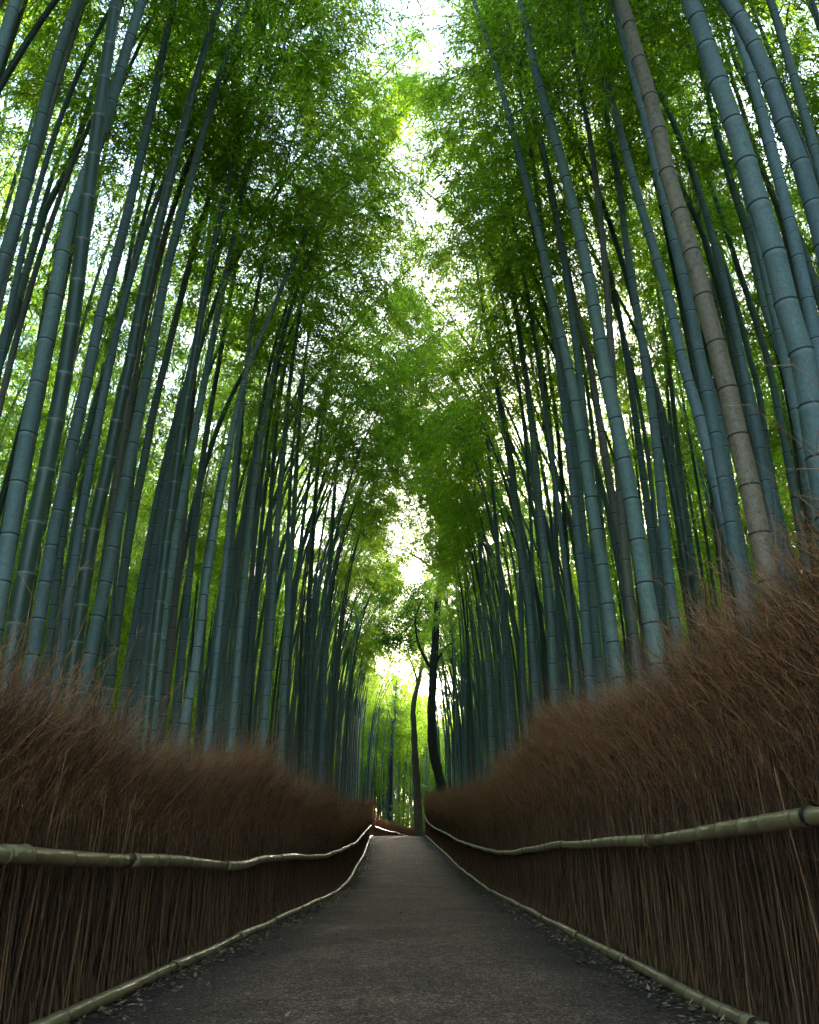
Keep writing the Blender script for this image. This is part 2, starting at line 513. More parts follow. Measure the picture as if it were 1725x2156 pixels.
def foliage_mesh(name, L=8.0, nodes=26, tw=11, lv=15, spread=1.5, start=0.0, lsize=.115):
    """Leafy sprays round the upper part of a culm: its axis is +z from 0 to L."""
    SA, SB, SR = [], [], []
    LP, LD, LL = [], [], []
    hs = np.sort(rng.uniform(start, 1, nodes))
    phi = rng.uniform(0, 6.28)
    for t in hs:
        phi += math.pi + rng.normal() * .5
        for sgn in (0, 1):
            ln = spread * (.45 + .75 * math.sin(math.pi * min(1, .18 + t * .8))) * rng.uniform(.6, 1.15)
            ln *= (1.0 if t < .85 else .7)
            a = phi + sgn * .7 + rng.normal() * .3
            el = rng.uniform(.5, 1.0)
            p = np.array([0, 0, t * L])
            d = np.array([math.cos(a) * math.cos(el), math.sin(a) * math.cos(el), math.sin(el)])
            nseg = 6
            pts = [p]
            for k in range(nseg):
                p = p + d * ln / nseg
                d = d + np.array([0, 0, -.24]); d = d / np.linalg.norm(d)
                pts.append(p)
            pts = np.array(pts)
            SA.append(pts[:-1]); SB.append(pts[1:]); SR.append(np.full(nseg, .006))
            # twigs
            q = rng.uniform(.18, 1.0, tw)
            idx = np.clip((q * nseg).astype(int), 0, nseg - 1); fr = q * nseg - idx
            base = pts[idx] * (1 - fr[:, None]) + pts[idx + 1] * fr[:, None]
            td = unit((pts[idx + 1] - pts[idx]) * 1.2 / (ln / nseg) + rng.normal(size=(tw, 3)) * .9 + np.array([0, 0, -.15]))
            tl = rng.uniform(.22, .55, tw) * (1.1 - .3 * q)
            end = base + td * tl[:, None] + np.array([0, 0, -1.]) * (tl ** 2)[:, None] * .35
            SA.append(base); SB.append(end); SR.append(np.full(tw, .0028))
            m = tw * lv
            u = rng.uniform(.15, 1.05, m); ti = np.repeat(np.arange(tw), lv)
            lp = base[ti] * (1 - u[:, None]) + end[ti] * u[:, None] + rng.normal(size=(m, 3)) * .035
            ld = unit(td[ti] * .7 + rng.normal(size=(m, 3)) * .6 + np.array([0, 0, -.45]))
            LP.append(lp); LD.append(ld); LL.append(rng.uniform(.65, 1.25, m) * lsize)
    LP = np.concatenate(LP); LD = np.concatenate(LD); LL = np.concatenate(LL)
    V1, F1 = leaf_quads(LP, LD, LL, LL * rng.uniform(.15, .21, len(LL)), .12)
    tint = np.repeat(np.clip(rng.normal(.45, .22, len(LL)), 0, 1), 4)
    SA = np.concatenate(SA); SB = np.concatenate(SB); SR = np.concatenate(SR)
    V2, F2 = sticks(SA, SB, SR, SR * .6)
    V = np.vstack([V1, V2])
    F2 = F2 + len(V1)
    mi = np.concatenate([np.zeros(len(F1)), np.ones(len(F2))])
    return make_mesh(name, V, [F1, F2], [M['leaf'], M['twig']], {'tint': np.concatenate([tint, np.full(len(V2), .5)])}, smooth=False, matidx=mi)

FOL = [foliage_mesh('bamboo_foliage', spread=s_, nodes=n_, tw=12, lv=11, start=st, lsize=.125)
       for s_, n_, st in ((1.5, 26, 0), (1.35, 24, .08), (1.7, 27, .05), (1.25, 26, .15), (1.55, 24, .0), (1.4, 28, .1))]
FOL_BARE = [foliage_mesh('bamboo_side_sprays', L=8, nodes=7, tw=6, lv=8, spread=1.1, start=0)]

# ------------------------------------------------------------------ hero bamboo, traced as positions in space
# each: track of pixels from the fence upwards, width in pixels at the first point, colour, [tip?], label
HERO = [
 # left side
 ('green', 40, [(15,1430),(60,1180),(141,759),(190,380),(245,0)], 0, 'thick dark green culm nearest the path on the left, crossing in front of its neighbours'),
 ('blue', 37, [(6,1217),(40,1009),(89,759),(117,620),(150,450),(215,280),(300,0)], 0, 'thick blue-grey culm leaning in just left of the thick dark green culm'),
 ('blue', 31, [(-20,640),(15,525),(40,440),(80,275),(120,125),(165,0)], 0, 'stout blue-grey culm crossing the upper left corner of the grove'),
 ('blue', 17, [(-25,570),(25,400),(55,300),(100,140),(140,0)], 0, 'narrow blue culm tucked behind the stout one in the upper left corner'),
 ('blue', 21, [(-10,760),(30,650),(70,525),(100,435),(145,350),(185,230),(215,130)], 0, 'crooked blue-grey culm with dark side twigs at its bend, upper left'),
 ('blue', 19, [(-15,810),(35,660),(90,440),(135,300),(195,150),(225,40)], 0, 'slim blue culm running beside the crooked twiggy one, upper left'),
 ('blue', 14, [(-10,330),(8,250),(25,100),(45,0)], 0, 'thin blue culm at the very edge of the upper left corner'),
 ('green', 15, [(62,830),(70,800),(90,665),(115,525),(145,390),(160,250)], 0, 'slim dark green culm half hidden behind the thick dark green one on the left'),
 ('blue', 29, [(62,1425),(83,1300),(112,1134),(146,967),(183,801),(215,650),(250,525),(280,400),(320,225),(367,0)], 0, 'tall blue-grey culm rising straight, first right of the thick dark green culm'),
 ('blue', 19, [(95,1440),(125,1180),(150,1025),(183,917),(208,821),(229,759),(262,600),(300,400),(345,200),(372,60)], 0, 'slim blue culm close behind the second tall blue-grey culm on the left'),
 ('green', 31, [(156,1383),(191,1146),(225,992),(254,850),(275,759),(300,625),(340,450),(385,275),(425,125),(465,0)], 0, 'thick dark green culm with widely spaced pale rings, second dark one on the left'),
 ('blue', 28, [(183,1416),(216,1258),(245,1113),(270,988),(295,859),(316,759),(350,575),(390,425),(430,275),(475,125),(515,25)], 0, 'blue-grey culm touching the right edge of the second dark green culm on the left'),
 ('blue', 21, [(233,1425),(254,1258),(275,1113),(300,988),(324,863),(349,759),(378,640),(420,480),(470,330),(500,250),(540,160)], 0, 'medium blue culm between the blue-grey one and the third dark green culm, left side'),
 ('blue', 19, [(287,1445),(300,1341),(324,1175),(345,1050),(366,946),(390,830),(405,759),(440,600),(480,470)], 0, 'medium blue culm leaning right behind the third dark green culm on the left'),
 ('green', 25, [(312,1487),(329,1329),(345,1192),(362,1058),(383,905),(408,759),(430,625),(460,475),(500,300),(530,200),(565,100),(600,15)], 1, 'third dark green culm on the left, its tip crossing the open foliage'),
 ('grey', 18, [(341,1529),(354,1425),(370,1258),(387,1092),(399,925),(412,759),(428,600),(445,450)], 0, 'grey brown culm with mottled skin among the blue culms on the left'),
 ('blue', 17, [(374,1487),(395,1258),(412,1092),(433,925),(462,759),(485,625),(515,475),(550,375),(590,260),(620,215)], 1, 'slim blue culm between the grey brown one and the arching one, left side'),
 ('blue', 21, [(387,1529),(408,1425),(424,1300),(445,1154),(470,1009),(499,863),(528,759),(565,675),(600,590),(635,515),(670,450),(715,400),(775,375)], 1, 'pale blue culm whose bare tip arches far out over the path'),
 ('blue', 15, [(462,1530),(474,1362),(487,1175),(495,1050),(508,905),(520,759),(545,600),(575,480)], 0, 'slim straight blue culm just right of the arching culm'),
 ('blue', 14, [(512,1550),(528,1383),(541,1217),(557,1050),(575,900),(600,760),(632,640)], 1, 'slim blue culm with its tip ending below the arching bare tip'),
 ('green', 12, [(518,1500),(530,1250),(538,1100),(545,925),(549,759),(556,600)], 0, 'thin near-black green culm standing upright left of the middle of the grove'),
 ('blue', 18, [(553,1590),(570,1341),(582,1133),(599,925),(616,759),(640,620),(665,520),(690,430)], 1, 'medium blue culm whose thin tip ends beside the sky gap on the left'),
 ('blue', 16, [(591,1610),(603,1341),(616,1133),(630,900),(650,700),(680,560)], 1, 'medium blue culm, next but one before the close ranks by the path'),
 ('grey', 11, [(500,1560),(506,1400),(515,1240),(520,1100),(526,900)], 0, 'thin brown culm standing upright between blue culms, left of the middle'),
 ('green', 14, [(640,1640),(646,1400),(655,1200),(668,1000),(690,800),(712,650)], 0, 'dark green slim culm where the close ranks left of the path begin'),
 ('blue', 13, [(676,1655),(684,1400),(694,1200),(708,1000),(732,800),(760,640)], 0, 'pale slim culm in the close ranks where the left fence narrows'),
 # right side
 ('blue', 19, [(1168,1486),(1160,1300),(1147,1175),(1131,1009),(1114,842),(1102,759),(1072,550),(1057,425),(1037,325),(1017,225),(993,110)], 1, 'pale blue straight culm whose tip ends beside the sky gap on the right'),
 ('blue', 15, [(1131,1507),(1114,1279),(1097,1175),(1072,967),(1047,821),(1039,759),(1022,675),(997,525),(977,425),(947,300)], 1, 'pale blue culm nearest the sky gap on the right, forked near its tip'),
 ('blue', 12, [(1197,1480),(1176,1258),(1160,1092),(1135,946),(1110,801),(1095,700),(1060,500)], 0, 'thin blue culm behind the two pale straight culms by the gap on the right'),
 ('green', 14, [(1218,1470),(1201,1300),(1189,1092),(1176,925),(1160,801),(1140,650),(1115,480)], 0, 'dark green slim culm behind the pale straight culms on the right'),
 ('blue', 22, [(1243,1450),(1226,1217),(1206,1009),(1189,863),(1176,759),(1155,600),(1140,480),(1120,330)], 0, 'mottled blue culm left of the forked pair of tall culms on the right'),
 ('blue', 19, [(1268,1450),(1255,1341),(1247,1237),(1230,1133),(1218,1009),(1200,880),(1180,760),(1150,600)], 0, 'blue culm just behind and left of the tall bright one, right side'),
 ('blue', 29, [(1305,1445),(1289,1341),(1276,1237),(1255,1113),(1235,988),(1214,863),(1192,750),(1162,625),(1142,525),(1112,400),(1087,300),(1057,190),(1032,100),(997,0)], 0, 'tall bright blue culm reaching the top beside the sky gap on the right'),
 ('grey', 21, [(1343,1425),(1330,1300),(1314,1175),(1293,1071),(1272,946),(1251,821),(1240,750),(1212,650),(1187,525),(1162,425),(1142,325),(1112,210),(1077,100),(1042,0)], 0, 'slim grey brown culm between two tall blue ones on the right'),
 ('blue', 37, [(1380,1362),(1359,1237),(1343,1133),(1322,1009),(1301,905),(1276,792),(1268,740),(1247,625),(1222,500),(1192,375),(1167,285),(1142,200),(1122,125),(1097,0)], 0, 'thick blue culm right of the slim grey brown one, its lower skin dark green'),
 ('blue', 19, [(1393,1320),(1380,1196),(1364,1071),(1347,946),(1330,821),(1318,740),(1290,600),(1250,450),(1215,340)], 0, 'medium blue culm just behind and right of the thick one'),
 ('blue', 24, [(1422,1320),(1409,1217),(1397,1092),(1384,946),(1368,821),(1357,750),(1337,625),(1317,500),(1302,375),(1282,275),(1265,150)], 0, 'pale blue culm standing clear in front of a bright gap on the right'),
 ('grey', 13, [(1452,1280),(1440,1150),(1425,1030),(1412,900),(1400,759),(1382,600)], 0, 'thin brownish culm in front of the bright glints on the right'),
 ('blue', 15, [(1470,1250),(1452,1134),(1438,1030),(1425,925),(1412,800),(1390,640),(1360,480)], 0, 'slim blue culm standing against the brightest glints on the right'),
 ('green', 20, [(1525,1225),(1512,1130),(1500,1020),(1485,930),(1470,830),(1455,740)], 0, 'dark green culm left of the long blue one near the big brown culm'),
 ('blue', 28, [(1550,1196),(1526,1092),(1505,1009),(1480,905),(1455,821),(1437,759),(1407,625),(1377,525),(1347,425),(1312,300),(1277,175),(1247,100),(1217,0)], 0, 'long blue culm running up left of the big brown one to the top'),
 ('blue', 26, [(1576,1237),(1555,1133),(1538,1029),(1517,905),(1496,821),(1477,759),(1447,600),(1417,500),(1362,275),(1327,150),(1292,0)], 0, 'blue culm pressed close along the left edge of the big brown culm'),
 ('brown', 45, [(1613,1196),(1592,1092),(1571,988),(1551,905),(1526,792),(1487,650),(1462,550),(1432,450),(1402,350),(1382,250),(1352,150),(1327,65),(1307,0)], 0, 'big old brown culm with dark spots, the only thick brown one on the right'),
 ('blue', 19, [(1620,1150),(1592,967),(1571,863),(1547,759),(1517,625),(1482,500),(1462,400),(1440,250)], 0, 'medium blue culm just right of the big brown culm'),
 ('grey', 14, [(1520,700),(1505,620),(1482,480),(1455,350),(1437,230),(1420,110),(1405,0)], 0, 'thin pale brown culm high up right of the big brown one'),
 ('blue', 17, [(1655,1150),(1630,1030),(1613,925),(1597,821),(1580,759),(1545,620),(1500,470),(1470,380)], 0, 'slim blue culm leaning left, second right of the big brown culm'),
 ('blue', 19, [(1684,1113),(1659,967),(1638,863),(1617,759),(1580,640),(1550,550),(1500,400)], 0, 'slim dark blue culm leaning left between the big brown and the giant blue culm'),
 ('green', 16, [(1709,1154),(1692,1050),(1676,946),(1655,820),(1620,680),(1600,600)], 0, 'dark slim culm half hidden left of the giant blue culm at the edge'),
 ('blue', 55, [(1745,1080),(1717,920),(1697,780),(1672,700),(1652,625),(1622,500),(1592,415),(1562,310),(1527,215),(1497,125),(1467,40),(1452,0)], 0, 'giant blue culm, thickest of all, at the right edge'),
 ('blue', 42, [(1745,560),(1725,475),(1687,350),(1647,250),(1612,150),(1572,65),(1532,0)], 0, 'very thick blue culm crossing the upper right corner, right of the giant one'),
 ('blue', 21, [(1745,700),(1725,625),(1682,500),(1642,400),(1612,300),(1582,200),(1547,125),(1517,25)], 0, 'medium blue culm in the gap between the two thickest culms upper right'),
 ('blue', 24, [(1722,1110),(1700,1030),(1684,884),(1659,780),(1612,650),(1577,500),(1537,375),(1502,250),(1477,150),(1437,75),(1407,0)], 0, 'dark blue culm passing behind the giant one from its right foot to its left top'),
 ('grey', 19, [(1660,520),(1642,450),(1587,310),(1562,225),(1537,150),(1517,75),(1497,0)], 0, 'grey brown culm behind the very thick blue ones upper right'),
 ('green', 20, [(1740,400),(1725,350),(1682,275),(1642,175),(1612,85),(1577,0)], 0, 'dark green culm right of the very thick blue culm in the upper right corner'),
 ('blue', 15, [(1740,330),(1725,300),(1687,200),(1642,75),(1607,0)], 0, 'slim blue culm in the uppermost right corner'),
 ('green', 18, [(1745,110),(1725,60),(1700,0)], 0, 'dark culm cut off by the very corner upper right'),
 ('blue', 12, [(1072,1520),(1062,1350),(1050,1180),(1035,1000),(1012,820),(990,680)], 0, 'thin pale culm left of the pale culm nearest the sky gap'),
 ('blue', 13, [(1035,1550),(1026,1380),(1014,1200),(1000,1020),(980,860)], 0, 'thin blue culm standing right of the crooked dark tree'),
]
hero_bases = []
def bamboo_thing(loc, label, group):
    t = empty('bamboo', loc)
    tag(t, label, 'bamboo', group)
    return t

def align(o, a, b, scale_xy, spin):
    """place a foliage object (axis +z, length 8) along a -> b"""
    v = Vector(b) - Vector(a)
    q = v.to_track_quat('Z', 'Y')
    o.rotation_mode = 'QUATERNION'
    o.rotation_quaternion = q @ Quaternion((0, 0, 1), spin)
    o.location = a
    o.scale = (scale_xy, scale_xy, v.length / 8.0)

LEFT_G = 'bamboo culms rising behind the left brush fence'
RIGHT_G = 'bamboo culms rising behind the right brush fence'
for hi, (mt, w, track, tip, label) in enumerate(HERO):
    rr = random.Random(100 + hi)
    x0, y0 = track[0]
    off = abs(x0 - CXP)
    side = -1 if x0 < CXP else 1
    z = max(FPX * .12 / w, 2.2 * FPX / off)
    z = min(z, 42)
    b = (CYP - y0) / FPX
    D_ = w * z / FPX
    k = rr.uniform(-.02, .03)
    d0 = z * (CT - b * ST)
    def at(x, y):
        r_ = ray(x, y)
        # plane y = d0 + k*h, measured from the height of the first point
        h0 = z * (ST + b * CT)
        t_ = (d0 - k * h0) / (r_[1] - k * r_[2])
        return np.array([r_[0] * t_, r_[1] * t_, CAM_H + r_[2] * t_])
    P = [at(x, y) for x, y in track]
    # down to the ground, easing to upright
    g = float(land(np.array([P[0][0]]), np.array([P[0][1]]))[0]) - .1
    sl = (P[1] - P[0]) / max(.2, (P[1][2] - P[0][2]))
    dz = P[0][2] - g
    low = []
    if dz > .3:
        nlow = max(1, int(dz / 1.5))
        for j in range(nlow, 0, -1):
            h_ = dz * j / nlow
            low.append(P[0] - sl * h_ * (1 - .35 * h_ / (dz + .001)) * np.array([1, 1, 0]) - np.array([0, 0, h_]))
    else:
        low.append(P[0] - np.array([sl[0] * .3, 0, .3]))
    # keep the foot behind the fence
    for q in low + P:
        if q[2] - g < 2.6:
            lim = cen(q[1]) + side * 2.15
            if side * (q[0] - lim) < 0: q[0] = lim
    P = low + P
    H = P[-1][2]
    Ht = rr.uniform(13.6, 15.6)
    if not tip and H < Ht:
        d_ = P[-1] - P[-2]; d_ /= max(.01, d_[2])
        d_[0] = np.clip(d_[0], -.35, .35); d_[1] = np.clip(d_[1], -.2, .2)
        nn = max(2, int((Ht - H) / 2)); st = (Ht - H) / nn
        cur = P[-1].copy()
        for j in range(nn):
            d_[0] += -side * .035; cur = cur + np.array([d_[0], d_[1], 1]) * st
            if side * cur[0] < 2.2: d_[0] = d_[0] * .75 + side * .03
            P.append(cur.copy())
    P = np.array(P)
    base = P[0].copy()
    hero_bases.append((base[0], base[1]))
    L = P[-1][2] - base[2]
    t = bamboo_thing(base, label, LEFT_G if side < 0 else RIGHT_G)
    r0 = D_ / 2 * 1.03
    me = culm_mesh('culm', P - base, r0, max(.008, r0 * (.12 if tip else .16)), M[mt], 16 if w > 25 else 11, hi,
                   .22 + rr.uniform(0, .05), .25 + D_ * .9 + rr.uniform(-.03, .05))
    c = obj('culm', me, t)
    Pl = P - base
    s = arclen(catmull(Pl, 8)); CP = catmull(Pl, 8)
    tt = 1.0
    f0 = .60 if not tip else .5
    a_ = sample(CP, s, [s[-1] * f0])[0]; b_ = CP[-1]
    f = obj('foliage', FOL[hi % len(FOL)], t)
    if tip or (hi * 37) % 100 > 50:
        # leaves hang thin on a tip that the photograph shows bare
        f.data = FOL_BARE[0]
    align(f, a_, b_, rr.uniform(.85, 1.1), rr.uniform(0, 6.28))

# ------------------------------------------------------------------ the rest of the grove
VAR = []      # canonical culms, height 15
for vi in range(8):
    rr = random.Random(500 + vi)
    lean = rr.uniform(-.01, .03); bow = (.4, .8, 1.3, 1.8, 2.4, 3.0, 3.6, 4.3)[vi]; wig = rr.uniform(-.12, .12)
    hh = np.linspace(0, 15, 9)
    pts = np.stack([lean * hh + bow * (hh / 15) ** 4.2 + wig * np.sin(hh * .5), wig * np.cos(hh * .4) * hh / 15, hh], 1)
    VAR.append((pts, [culm_mesh('culm', pts, .05, .009, M[m_], 9, 900 + vi, .26, .40) for m_ in ('blue', 'green', 'grey')]))

pts_all = []
cell = {}
def ok_place(x, y, md):
    ci, cj = int(x // 1), int(y // 1)
    for a in (-1, 0, 1):
        for b in (-1, 0, 1):
            for (px, py) in cell.get((ci + a, cj + b), ()):
                if (px - x) ** 2 + (py - y) ** 2 < md * md: return False
    return True
for (x, y) in hero_bases:
    cell.setdefault((int(x // 1), int(y // 1)), []).append((x, y))
prs = random.Random(77)
tries = 0
def gap(d, side=-1):
    if side > 0 and 24.5 < d < 44: return -.8 if d < 30 else .35
    return float(np.interp(d, [0, 12.0, 12.6, 14.0, 14.5, 16.9, 17.6, 29, 30, 34, 35.5, 70], [.7, .7, -.6, -.6, .9, .9, -.95, -.95, -.45, -.45, -1.0, -1.1]))
def want(x, y):
    off = x - float(cen(min(max(y, -40), 140)))
    ao = abs(off)
    if y < 75 and ao < 2.3: return 0
    if y >= 57 and y < 76 and -2.4 < off < 3.2: return 0
    if y > 73: return .65 if ao > 2.3 else 0
    if y < 5.5: return .5 if ao > 3.2 else 0
    lim = 18
    if ao > lim: return 0
    dens = 1.0 if ao < 6 else .75
    return dens
for _ in range(30000):
    x = prs.uniform(-34, 34); y = prs.uniform(-14, 135)
    if prs.random() > want(x, y): continue
    ao = abs(x - float(cen(min(max(y, -40), 140))))
    md = .58 if (y < 14 and ao < 5) else .46 if (y < 60 and ao < 4.6) else .95
    if not ok_place(x, y, md): continue
    cell.setdefault((int(x // 1), int(y // 1)), []).append((x, y))
    pts_all.append((x, y))
print('grove culms', len(pts_all), 'heroes', len(HERO))
infr = lambda x, y: y > 3 and abs(x) < .5 * y + 1
vis = sorted([p for p in pts_all if infr(*p)], key=lambda p: math.hypot(p[0] * 1.5, p[1]))
single = vis[:300 - len(HERO)]
sset = set(single)
rest = [p for p in pts_all if p not in sset]

def fill_label(side, y, off, m_, rs):
    col = {0: 'blue-grey', 1: 'dark green', 2: 'grey brown'}[m_]
    rank = 'front ranks' if off < 3.6 else ('middle ranks' if off < 6 else 'back ranks')
    where = 'up front' if y < 16 else ('midway along' if y < 33 else 'far along')
    th = 'thin' if rs < .85 else ('stout' if rs > 1.05 else 'slender')
    return f'{th} {col} culm, {rank} behind {side} fence, {where}'

fills = []
for j, (x, y) in enumerate(single):
    rr = random.Random(3000 + j)
    side = -1 if x < cen(y) else 1
    m_ = 0 if rr.random() < .66 else (1 if rr.random() < .6 else 2)
    vi_ = rr.randrange(5)
    near_path = abs(x - float(cen(y))) < 4.6
    if near_path:
        need = abs(x - float(cen(y))) - gap(y, side) - rr.uniform(.5, 1.6)
        vi_ = int(np.argmin([abs(v_[0][-1][0] - need) for v_ in VAR]))
    pts, mes = VAR[vi_]
    g = float(land(np.array([x]), np.array([y]))[0]) - .1
    off = abs(x - float(cen(y)))
    rs = rr.uniform(.65, 1.2) if off >= 4.6 else rr.uniform(.8, 1.2)
    t = bamboo_thing((x, y, g), fill_label('left' if side < 0 else 'right', y, off, m_, rs), LEFT_G if side < 0 else RIGHT_G)
    fills.append((t, abs(x / y)))
    H = (rr.uniform(13.2, 14.8) if near_path else rr.uniform(13, 17)) / 15
    yaw = (math.pi if side > 0 else 0) + rr.gauss(0, .25 if near_path else .6)
    c = obj('culm', mes[m_], t); c.scale = (rs, rs, H)
    # the xy scale thins the culm; its bow keeps pace through the yaw only
    c.rotation_euler = (0, rr.gauss(0, .012), yaw)
    a_ = pts[5] * np.array([rs, rs, H]); b_ = pts[-1] * np.array([rs, rs, H])
    rot = Matrix.Rotation(yaw, 4, 'Z')
    a_ = rot @ Vector(a_); b_ = rot @ Vector(b_)
    a_ = a_ + (b_ - a_) * (rr.uniform(-.2, .1) if near_path and y < 18 else rr.uniform(.0, .3) if near_path else rr.uniform(-.6, .0))
    full = rr.random() < ((1.0 if y < 13.5 else .65 if y < 16 else .5) if near_path else .6)
    f = obj('foliage', FOL[rr.randrange(len(FOL))] if full else FOL_BARE[0], t)
    align(f, a_, b_, rr.uniform(.95, 1.2), rr.uniform(0, 6.28))
    if off < 3.3 and 9 < y < 15 and side < 0 or off < 2.8 and 9 < y < 12:
        f = obj('foliage', FOL[rr.randrange(len(FOL))], t)
        align(f, a_ + (b_ - a_) * .3, b_ + (b_ - a_) * .02, rr.uniform(.85, 1.05), rr.uniform(0, 6.28))

by_label = {}
for t, o_ in fills:
    by_label.setdefault(t['label'], []).append((o_, t))
NTH = ['first', 'second', 'third', 'fourth', 'fifth', 'sixth', 'seventh', 'eighth', 'ninth', 'tenth', 'eleventh', 'twelfth', 'thirteenth', 'fourteenth', 'fifteenth', 'sixteenth']
for lb, q in by_label.items():
    if len(q) > 1:
        for k_, (_, t) in enumerate(sorted(q, key=lambda v_: v_[0])):
            t['label'] = lb + ', ' + NTH[min(k_, 15)] + ' such out from path'

# the deep grove as one mass, instanced on points
def scatter(name, entries, protos, label):
    """entries: (pos, euler, scale, which)"""
    E = entries
    me = bpy.data.meshes.new(name)
    me.vertices.add(len(E))
    me.vertices.foreach_set('co', np.array([e[0] for e in E], dtype=np.float32).ravel())
    ar = me.attributes.new('rot', 'FLOAT_VECTOR', 'POINT'); ar.data.foreach_set('vector', np.array([e[1] for e in E], dtype=np.float32).ravel())
    as_ = me.attributes.new('scl', 'FLOAT_VECTOR', 'POINT'); as_.data.foreach_set('vector', np.array([e[2] for e in E], dtype=np.float32).ravel())
    aw = me.attributes.new('which', 'INT', 'POINT'); aw.data.foreach_set('value', np.array([e[3] for e in E], dtype=np.int32))
    o = obj(name, me)
    tag(o, label, kind='stuff')
    ng = bpy.data.node_groups.new(name, 'GeometryNodeTree')
    ng.interface.new_socket('Geometry', in_out='INPUT', socket_type='NodeSocketGeometry')
    ng.interface.new_socket('Geometry', in_out='OUTPUT', socket_type='NodeSocketGeometry')
    nd, lk = ng.nodes, ng.links
    gi = nd.new('NodeGroupInput'); go = nd.new('NodeGroupOutput')
    jn = nd.new('GeometryNodeJoinGeometry')
    def named(n, t):
        k = nd.new('GeometryNodeInputNamedAttribute'); k.data_type = t; k.inputs[0].default_value = n
        return k.outputs[0]
    nr = named('rot', 'FLOAT_VECTOR'); ns = named('scl', 'FLOAT_VECTOR'); nw = named('which', 'INT')
    for i_, p in enumerate(protos):
        oi = nd.new('GeometryNodeObjectInfo'); oi.inputs['Object'].default_value = p; oi.transform_space = 'ORIGINAL'
        oi.inputs['As Instance'].default_value = True
        cp = nd.new('FunctionNodeCompare'); cp.data_type = 'INT'; cp.operation = 'EQUAL'
        ins = [s_ for s_ in cp.inputs if s_.type == 'INT']
        lk.new(nw, ins[0]); ins[1].default_value = i_
        ip = nd.new('GeometryNodeInstanceOnPoints')
        e2r = nd.new('FunctionNodeEulerToRotation')
        lk.new(nr, e2r.inputs[0]); lk.new(e2r.outputs[0], ip.inputs['Rotation'])
        lk.new(gi.outputs[0], ip.inputs['Points']); lk.new(cp.outputs[0], ip.inputs['Selection'])
        lk.new(oi.outputs['Geometry'], ip.inputs['Instance']); lk.new(ns, ip.inputs['Scale'])
        lk.new(ip.outputs[0], jn.inputs[0])
    lk.new(jn.outputs[0], go.inputs[0])
    md = o.modifiers.new('instances', 'NODES'); md.node_group = ng
    return o

def understory():
    E = []
    for _ in range(420):
        y = prs.uniform(77, 138); x = prs.uniform(-.4 * y, .4 * y)
        if abs(x - float(cen(min(y, 140)))) < 3 and y < 90: continue
        h = prs.uniform(-.5, 5.5) * (y - 66) / 55
        s_ = prs.uniform(.8, 1.5)
        E.append(((x, y, float(gz(y)) + h), (prs.gauss(0, .5), prs.gauss(0, .5), prs.uniform(0, 6.28)), (s_, s_, s_ * .35), prs.randrange(6)))
    for _ in range(150):  # low leafy belt added along the sun's bearing to block glare on far rails
        y = prs.uniform(84, 118); x = prs.uniform(-8, 14) + .23 * (y - 60)
        E.append(((x, y, float(gz(y)) + prs.uniform(-.3, 3.5)), (prs.gauss(0, .6), prs.gauss(0, .6), prs.uniform(0, 6.28)), (1.3, 1.3, .45), prs.randrange(6)))
    for _ in range(700):
        sd_ = prs.choice([-1, 1]); y = prs.uniform(-4, 78); x = float(cen(y)) + sd_ * prs.uniform(15, 25)
        s_ = prs.uniform(.9, 1.6)
        E.append(((x, y, float(gz(y)) + prs.uniform(.5, 11)), (prs.gauss(0, .3), prs.gauss(0, .3), prs.uniform(0, 6.28)), (s_, s_, s_ * .45), prs.randrange(6)))
    return E
def proto(name, me):
    return bpy.data.objects.new(name, me)
RV = (0, 2, 4, 6)
protoC = [proto('culm_source', VAR[v][1][m_]) for v in RV for m_ in (0, 1, 2)]
protoF = [proto('foliage_source', f) for f in FOL]
ent = []
for (x, y) in rest:
    g = float(land(np.array([x]), np.array([y]))[0]) - .1
    v = prs.randrange(4); m_ = 0 if prs.random() < .6 else (1 if prs.random() < .6 else 2)
    side = -1 if x < 0 else 1
    yaw = (math.pi if side > 0 else 0) + prs.gauss(0, .8)
    ao = abs(x - float(cen(min(max(y, -40), 140))))
    if ao < 4.6 and y < 72:
        v = int(np.argmin([abs(VAR[q_][0][-1][0] - (ao - gap(y, 1 if x > cen(y) else -1) - prs.uniform(.5, 1.6))) for q_ in RV])); yaw = (math.pi if x > cen(y) else 0) + prs.gauss(0, .25)
    H = (prs.uniform(13, 14.8) if ao < 4.6 else prs.uniform(12.5, 17)) / 15; rs = prs.uniform(.6, 1.1)
    ent.append(((x, y, g), (0, 0, yaw), (rs, rs, H), v * 3 + m_))
    pts = VAR[RV[v]][0]
    a_ = pts[5] * np.array([rs, rs, H]); b_ = pts[-1] * np.array([rs, rs, H])
    rot = Matrix.Rotation(yaw, 4, 'Z'); a_ = rot @ Vector(a_); b_ = rot @ Vector(b_)
    a_ = a_ + (b_ - a_) * (prs.uniform(-.1, .25) if ao < 4.6 else prs.uniform(-.7, 0) if ao < 8 and y < 60 else prs.uniform(-1.3, -.3))
    q = (b_ - a_).to_track_quat('Z', 'Y').to_euler()
    s_ = prs.uniform(.8, 1.15)
    if prs.random() > (.34 if ao < 5 else .68): continue
    ent.append((tuple(Vector((x, y, g)) + a_), tuple(q), (s_, s_, (b_ - a_).length / 8), 12 + prs.randrange(6)))
scatter('bamboo_thicket', ent, protoC + protoF, 'dense mass of bamboo filling the grove beyond the nearer culms')

scatter('undergrowth', understory(), protoF, 'bright green leafy growth behind the grove and beyond the crest of the path')

